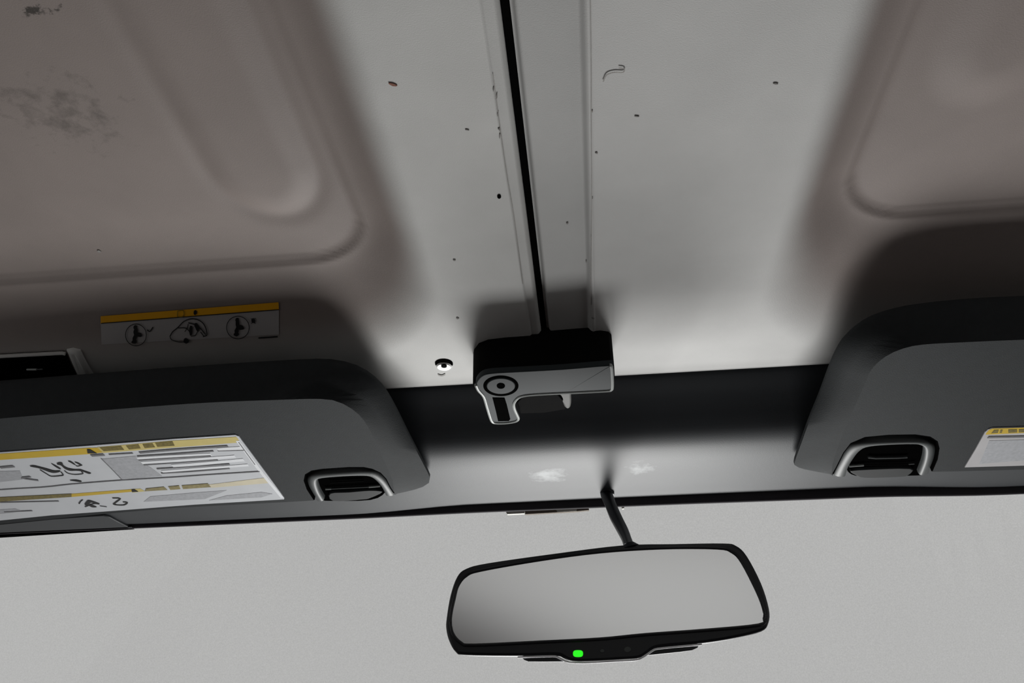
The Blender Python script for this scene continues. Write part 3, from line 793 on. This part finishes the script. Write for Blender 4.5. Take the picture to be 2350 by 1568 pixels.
# ---------------------------------------------------------------- visor clips (moulded on the header, showing through the visor notches)
def clip(label, outer, inner, pocket, pins, tab):
    c = Vector((0, 0, 0))
    for a, b in pocket: c += vpt(a, b, -0.004)
    c /= len(pocket)
    t = thing('visor_clip', c, label, 'visor clip', 'visor clips on the header')
    n = 48
    O = resample(smooth_line([vpt(a, b, -0.003) for a, b in outer], 4), n)
    I = resample(smooth_line([vpt(a, b, -0.003) for a, b in inner], 4), n)
    bm = bmesh.new(); up = -TO
    # horseshoe wall: rounded crest between the outer and inner line, open at the front
    prof_ = [(0.0, 0.014), (0.0, 0.004), (0.12, 0.0015), (0.35, 0.0), (0.7, -0.0006), (0.92, 0.0004), (1.0, 0.003), (1.0, 0.014)]
    rows_ = [[bm.verts.new(O[i].lerp(I[i], a) + up * h) for a, h in prof_] for i in range(n)]
    for r0, r1 in zip(rows_, rows_[1:]):
        for i in range(len(prof_) - 1): bm.faces.new((r0[i], r0[i + 1], r1[i + 1], r1[i]))
        bm.faces.new((r0[-1], r0[0], r1[0], r1[-1]))
    bm.faces.new(rows_[0]); bm.faces.new(rows_[-1][::-1])
    link('clip_rim', bm, M['boss'], t, angle=60)
    bm = bmesh.new(); slab(bm, smooth_line([vpt(a, b, -0.009) for a, b in pocket], 3, True), TO, 0.004); link('pocket', bm, M['void'], t)  # thin black plate put in for the shade inside the hollow clip
    for pts, r, mm in pins:
        bm = bmesh.new(); tube(bm, [vpt(a, b, -0.007) for a, b in pts], r, 8); link('pin', bm, M[mm], t)
    bm = bmesh.new(); slab(bm, smooth_line([vpt(a, b, -0.006) for a, b in tab], 3, True), TO, 0.003, 0.001); link('tongue', bm, M['tongue'], t)
    return t
clip('horseshoe visor clip at the lower edge of the left visor',
     [(724, 1152), (710, 1128), (703, 1108), (706, 1096), (716, 1090), (740, 1087), (800, 1083), (842, 1082), (862, 1087), (880, 1100), (893, 1116), (908, 1138)],
     [(744, 1149), (734, 1132), (728, 1115), (728, 1104), (735, 1100), (760, 1097), (800, 1094.5), (838, 1094), (854, 1098), (868, 1110), (878, 1124), (884, 1138)],
     [(738, 1146), (726, 1124), (725, 1102), (735, 1097), (840, 1092), (858, 1098), (874, 1112), (884, 1130), (850, 1148), (760, 1150)],
     [([(747, 1123), (760, 1122.5)], 0.0009, 'rim_metal'), ([(760, 1122.5), (847, 1118)], 0.0006, 'boss'), ([(847, 1118), (872, 1116)], 0.0010, 'rim_metal'), ([(758, 1108), (835, 1104)], 0.0008, 'black')],
     [(757, 1133), (800, 1130), (850, 1126), (878, 1130), (850, 1144), (830, 1147.5), (765, 1151)])
clip('horseshoe visor clip at the lower edge of the right visor',
     [(1912, 1094), (1925, 1068), (1942, 1040), (1960, 1024), (1990, 1016), (2050, 1013), (2105, 1012), (2132, 1015), (2146, 1022), (2150, 1036), (2145, 1062), (2134, 1090)],
     [(1942, 1094), (1948, 1074), (1960, 1054), (1974, 1037), (1994, 1027), (2050, 1022), (2095, 1021), (2112, 1023), (2121, 1030), (2122, 1044), (2118, 1064), (2108, 1090)],
     [(1948, 1085), (1948, 1072), (1965, 1046), (1990, 1027), (2050, 1021), (2100, 1020), (2118, 1025), (2124, 1040), (2116, 1086), (2090, 1092), (1980, 1094)],
     [([(1949, 1070.5), (1982, 1068)], 0.0011, 'rim_metal'), ([(1982, 1068), (2085, 1066)], 0.0006, 'black'), ([(2085, 1065.5), (2098, 1064.5)], 0.0008, 'boss'), ([(1992, 1050), (2010, 1052), (2060, 1051), (2082, 1049.5)], 0.0010, 'boss')],
     [(1952, 1082), (1990, 1078), (2090, 1076), (2084, 1092), (2060, 1096), (1985, 1098), (1965, 1092)])

# ---------------------------------------------------------------- rear view mirror
MP = ony(1395, 1372, 0.72)
d_in = (MP - EYE).normalized()
RWC = Vector((0.10, -1.60, 1.27))
d_out = (RWC - MP).normalized()
MN = (d_out - d_in).normalized()           # faces the driver and the rear window
def mp(a, b, off=0.0): return onpl(a, b, MP + MN * off, MN)
mr = thing('rearview_mirror', MP, 'black framed rearview mirror with a green light hanging below the header', 'mirror')
outer = [(1024, 1418), (1033, 1366), (1048, 1324), (1069, 1305), (1120, 1292), (1274, 1270), (1429, 1251), (1549, 1248), (1660, 1246.5), (1690, 1252), (1715, 1276), (1748, 1339), (1766, 1397), (1765, 1430), (1748, 1450), (1686, 1466), (1611, 1478), (1530, 1485), (1502, 1490),
         (1485, 1502), (1467, 1512), (1440, 1515), (1343, 1520), (1309, 1518), (1292, 1510), (1274, 1505), (1192, 1507), (1069, 1505), (1045, 1497), (1030, 1472), (1023, 1444)]
inner = [(1034, 1418), (1043, 1373), (1051, 1344), (1069, 1322), (1103, 1309), (1240, 1285), (1377, 1267), (1515, 1258), (1645, 1258), (1680, 1267), (1703, 1291), (1738, 1359), (1753, 1400), (1754, 1420), (1741, 1435), (1617, 1447), (1480, 1457), (1377, 1467), (1240, 1474), (1088, 1481), (1058, 1476), (1038, 1452)]
bm = bmesh.new()
po = smooth_line([mp(a, b) for a, b in outer], 4, True)
slab(bm, po, MN, 0.026, 0.0028, 4, back_bev=0.010); link('housing', bm, M['frame'], mr, angle=50)
bm = bmesh.new()
pi_ = smooth_line([mp(a, b, 0.0005) for a, b in inner], 4, True)
slab(bm, pi_, MN, 0.0012, 0.0004, 2); link('mirror_glass', bm, M['mglass'], mr, angle=30)
bm = bmesh.new()
pr = smooth_line([mp(a, b, 0.0006) for a, b in inner], 4, True)
tube(bm, pr, 0.0014, 8, closed=True); link('glass_bezel', bm, M['frame'], mr)
bm = bmesh.new()
cp = [mp(a, b, 0.0) + MN * -0.0006 for a, b in ((1188, 1509), (1230, 1507.5), (1268, 1506.5), (1278, 1508), (1292, 1515), (1306, 1520), (1343, 1521.5), (1400, 1518.5), (1455, 1515.5), (1470, 1512), (1487, 1501), (1502, 1491), (1520, 1488), (1560, 1484), (1611, 1479.5))]
tube(bm, smooth_line(cp, 2), 0.00085, 8); link('chrome_strip', bm, M['chrome'], mr)
for nm, pts in (('left', [(1197, 1509), (1276, 1506), (1299, 1519), (1240, 1519.5), (1213, 1519), (1203, 1515)]), ('right', [(1503, 1490), (1604, 1480), (1601, 1487), (1588, 1493), (1560, 1497), (1482, 1505)])):
    bm = bmesh.new(); slab(bm, [mp(a, b, -0.003) for a, b in pts], MN, 0.012, 0.0006); link('lower_wing', bm, M['frame'], mr)
bm = bmesh.new()
led = [(1326.5 + 11.5 * math.copysign(abs(math.cos(a * PI / 8)) ** 0.7, math.cos(a * PI / 8)), 1500.5 + 8.0 * math.copysign(abs(math.sin(a * PI / 8)) ** 0.7, math.sin(a * PI / 8))) for a in range(16)]
slab(bm, smooth_line([mp(a, b, 0.0009) for a, b in led], 3, True), MN, 0.002, 0.0004); o = link('indicator_light', bm, M['led'], mr); o['label'] = 'small green light'
M['sensor'] = mat('dim_sensor_lens', (0.035, 0.042, 0.04), 0.3, 0.5, noise=0.1)
for cx, cy, r in ((1382, 1494.5, 5.0), (1440, 1491, 8.0)):
    bm = bmesh.new(); slab(bm, [mp(cx + r * math.cos(k * PI / 8), cy + r * 0.85 * math.sin(k * PI / 8), 0.0005) for k in range(16)], MN, 0.001, 0.0002)
    link('sensor', bm, M['sensor'], mr)
# stem: from the glass just under the header back to the housing
top = ony(1392, 1134, 0.885)
bm = bmesh.new()
end = mp(1446, 1262, -0.014)
pts = []; rad = []
k1 = [(1392, 1135), (1401, 1158), (1413, 1187), (1428, 1216), (1438, 1238), (1445, 1260)]
k2 = [0.0068, 0.0060, 0.0062, 0.0057, 0.0048, 0.0050]
for i, (a, b) in enumerate(k1):
    y = 0.838 + (end.y - 0.838) * i / (len(k1) - 1)
    pts.append(ony(a, b, y)); rad.append(k2[i])
P = smooth_line(pts, 4)
R2 = [k2[min(len(k2) - 1, i // 4)] + (k2[min(len(k2) - 1, i // 4 + 1)] - k2[min(len(k2) - 1, i // 4)]) * (i % 4) / 4 for i in range(len(P))]
tube(bm, P, R2, 16); link('stem', bm, M['frame'], mr, angle=60)
bm = bmesh.new()
tube(bm, [ony(1394, 1137, 0.838), ony(1394, 1137, 0.838) + Vector((0, 0.0, 0.010))], [0.0075, 0.0085], 16); link('mount', bm, M['frame'], mr, angle=60)
bm = bmesh.new()
tube(bm, [mp(1443, 1246, -0.006), mp(1446, 1256, -0.006)], [0.0042, 0.0085], 16); link('socket_collar', bm, M['frame'], mr, angle=60)
bm = bmesh.new()
c0 = [mp(a, b, -0.003) for a, b in ((1433, 1249.5), (1440, 1247), (1450, 1247), (1457, 1248))]
tube(bm, c0, 0.0006, 8); link('collar_glint', bm, M['chrome'], mr)
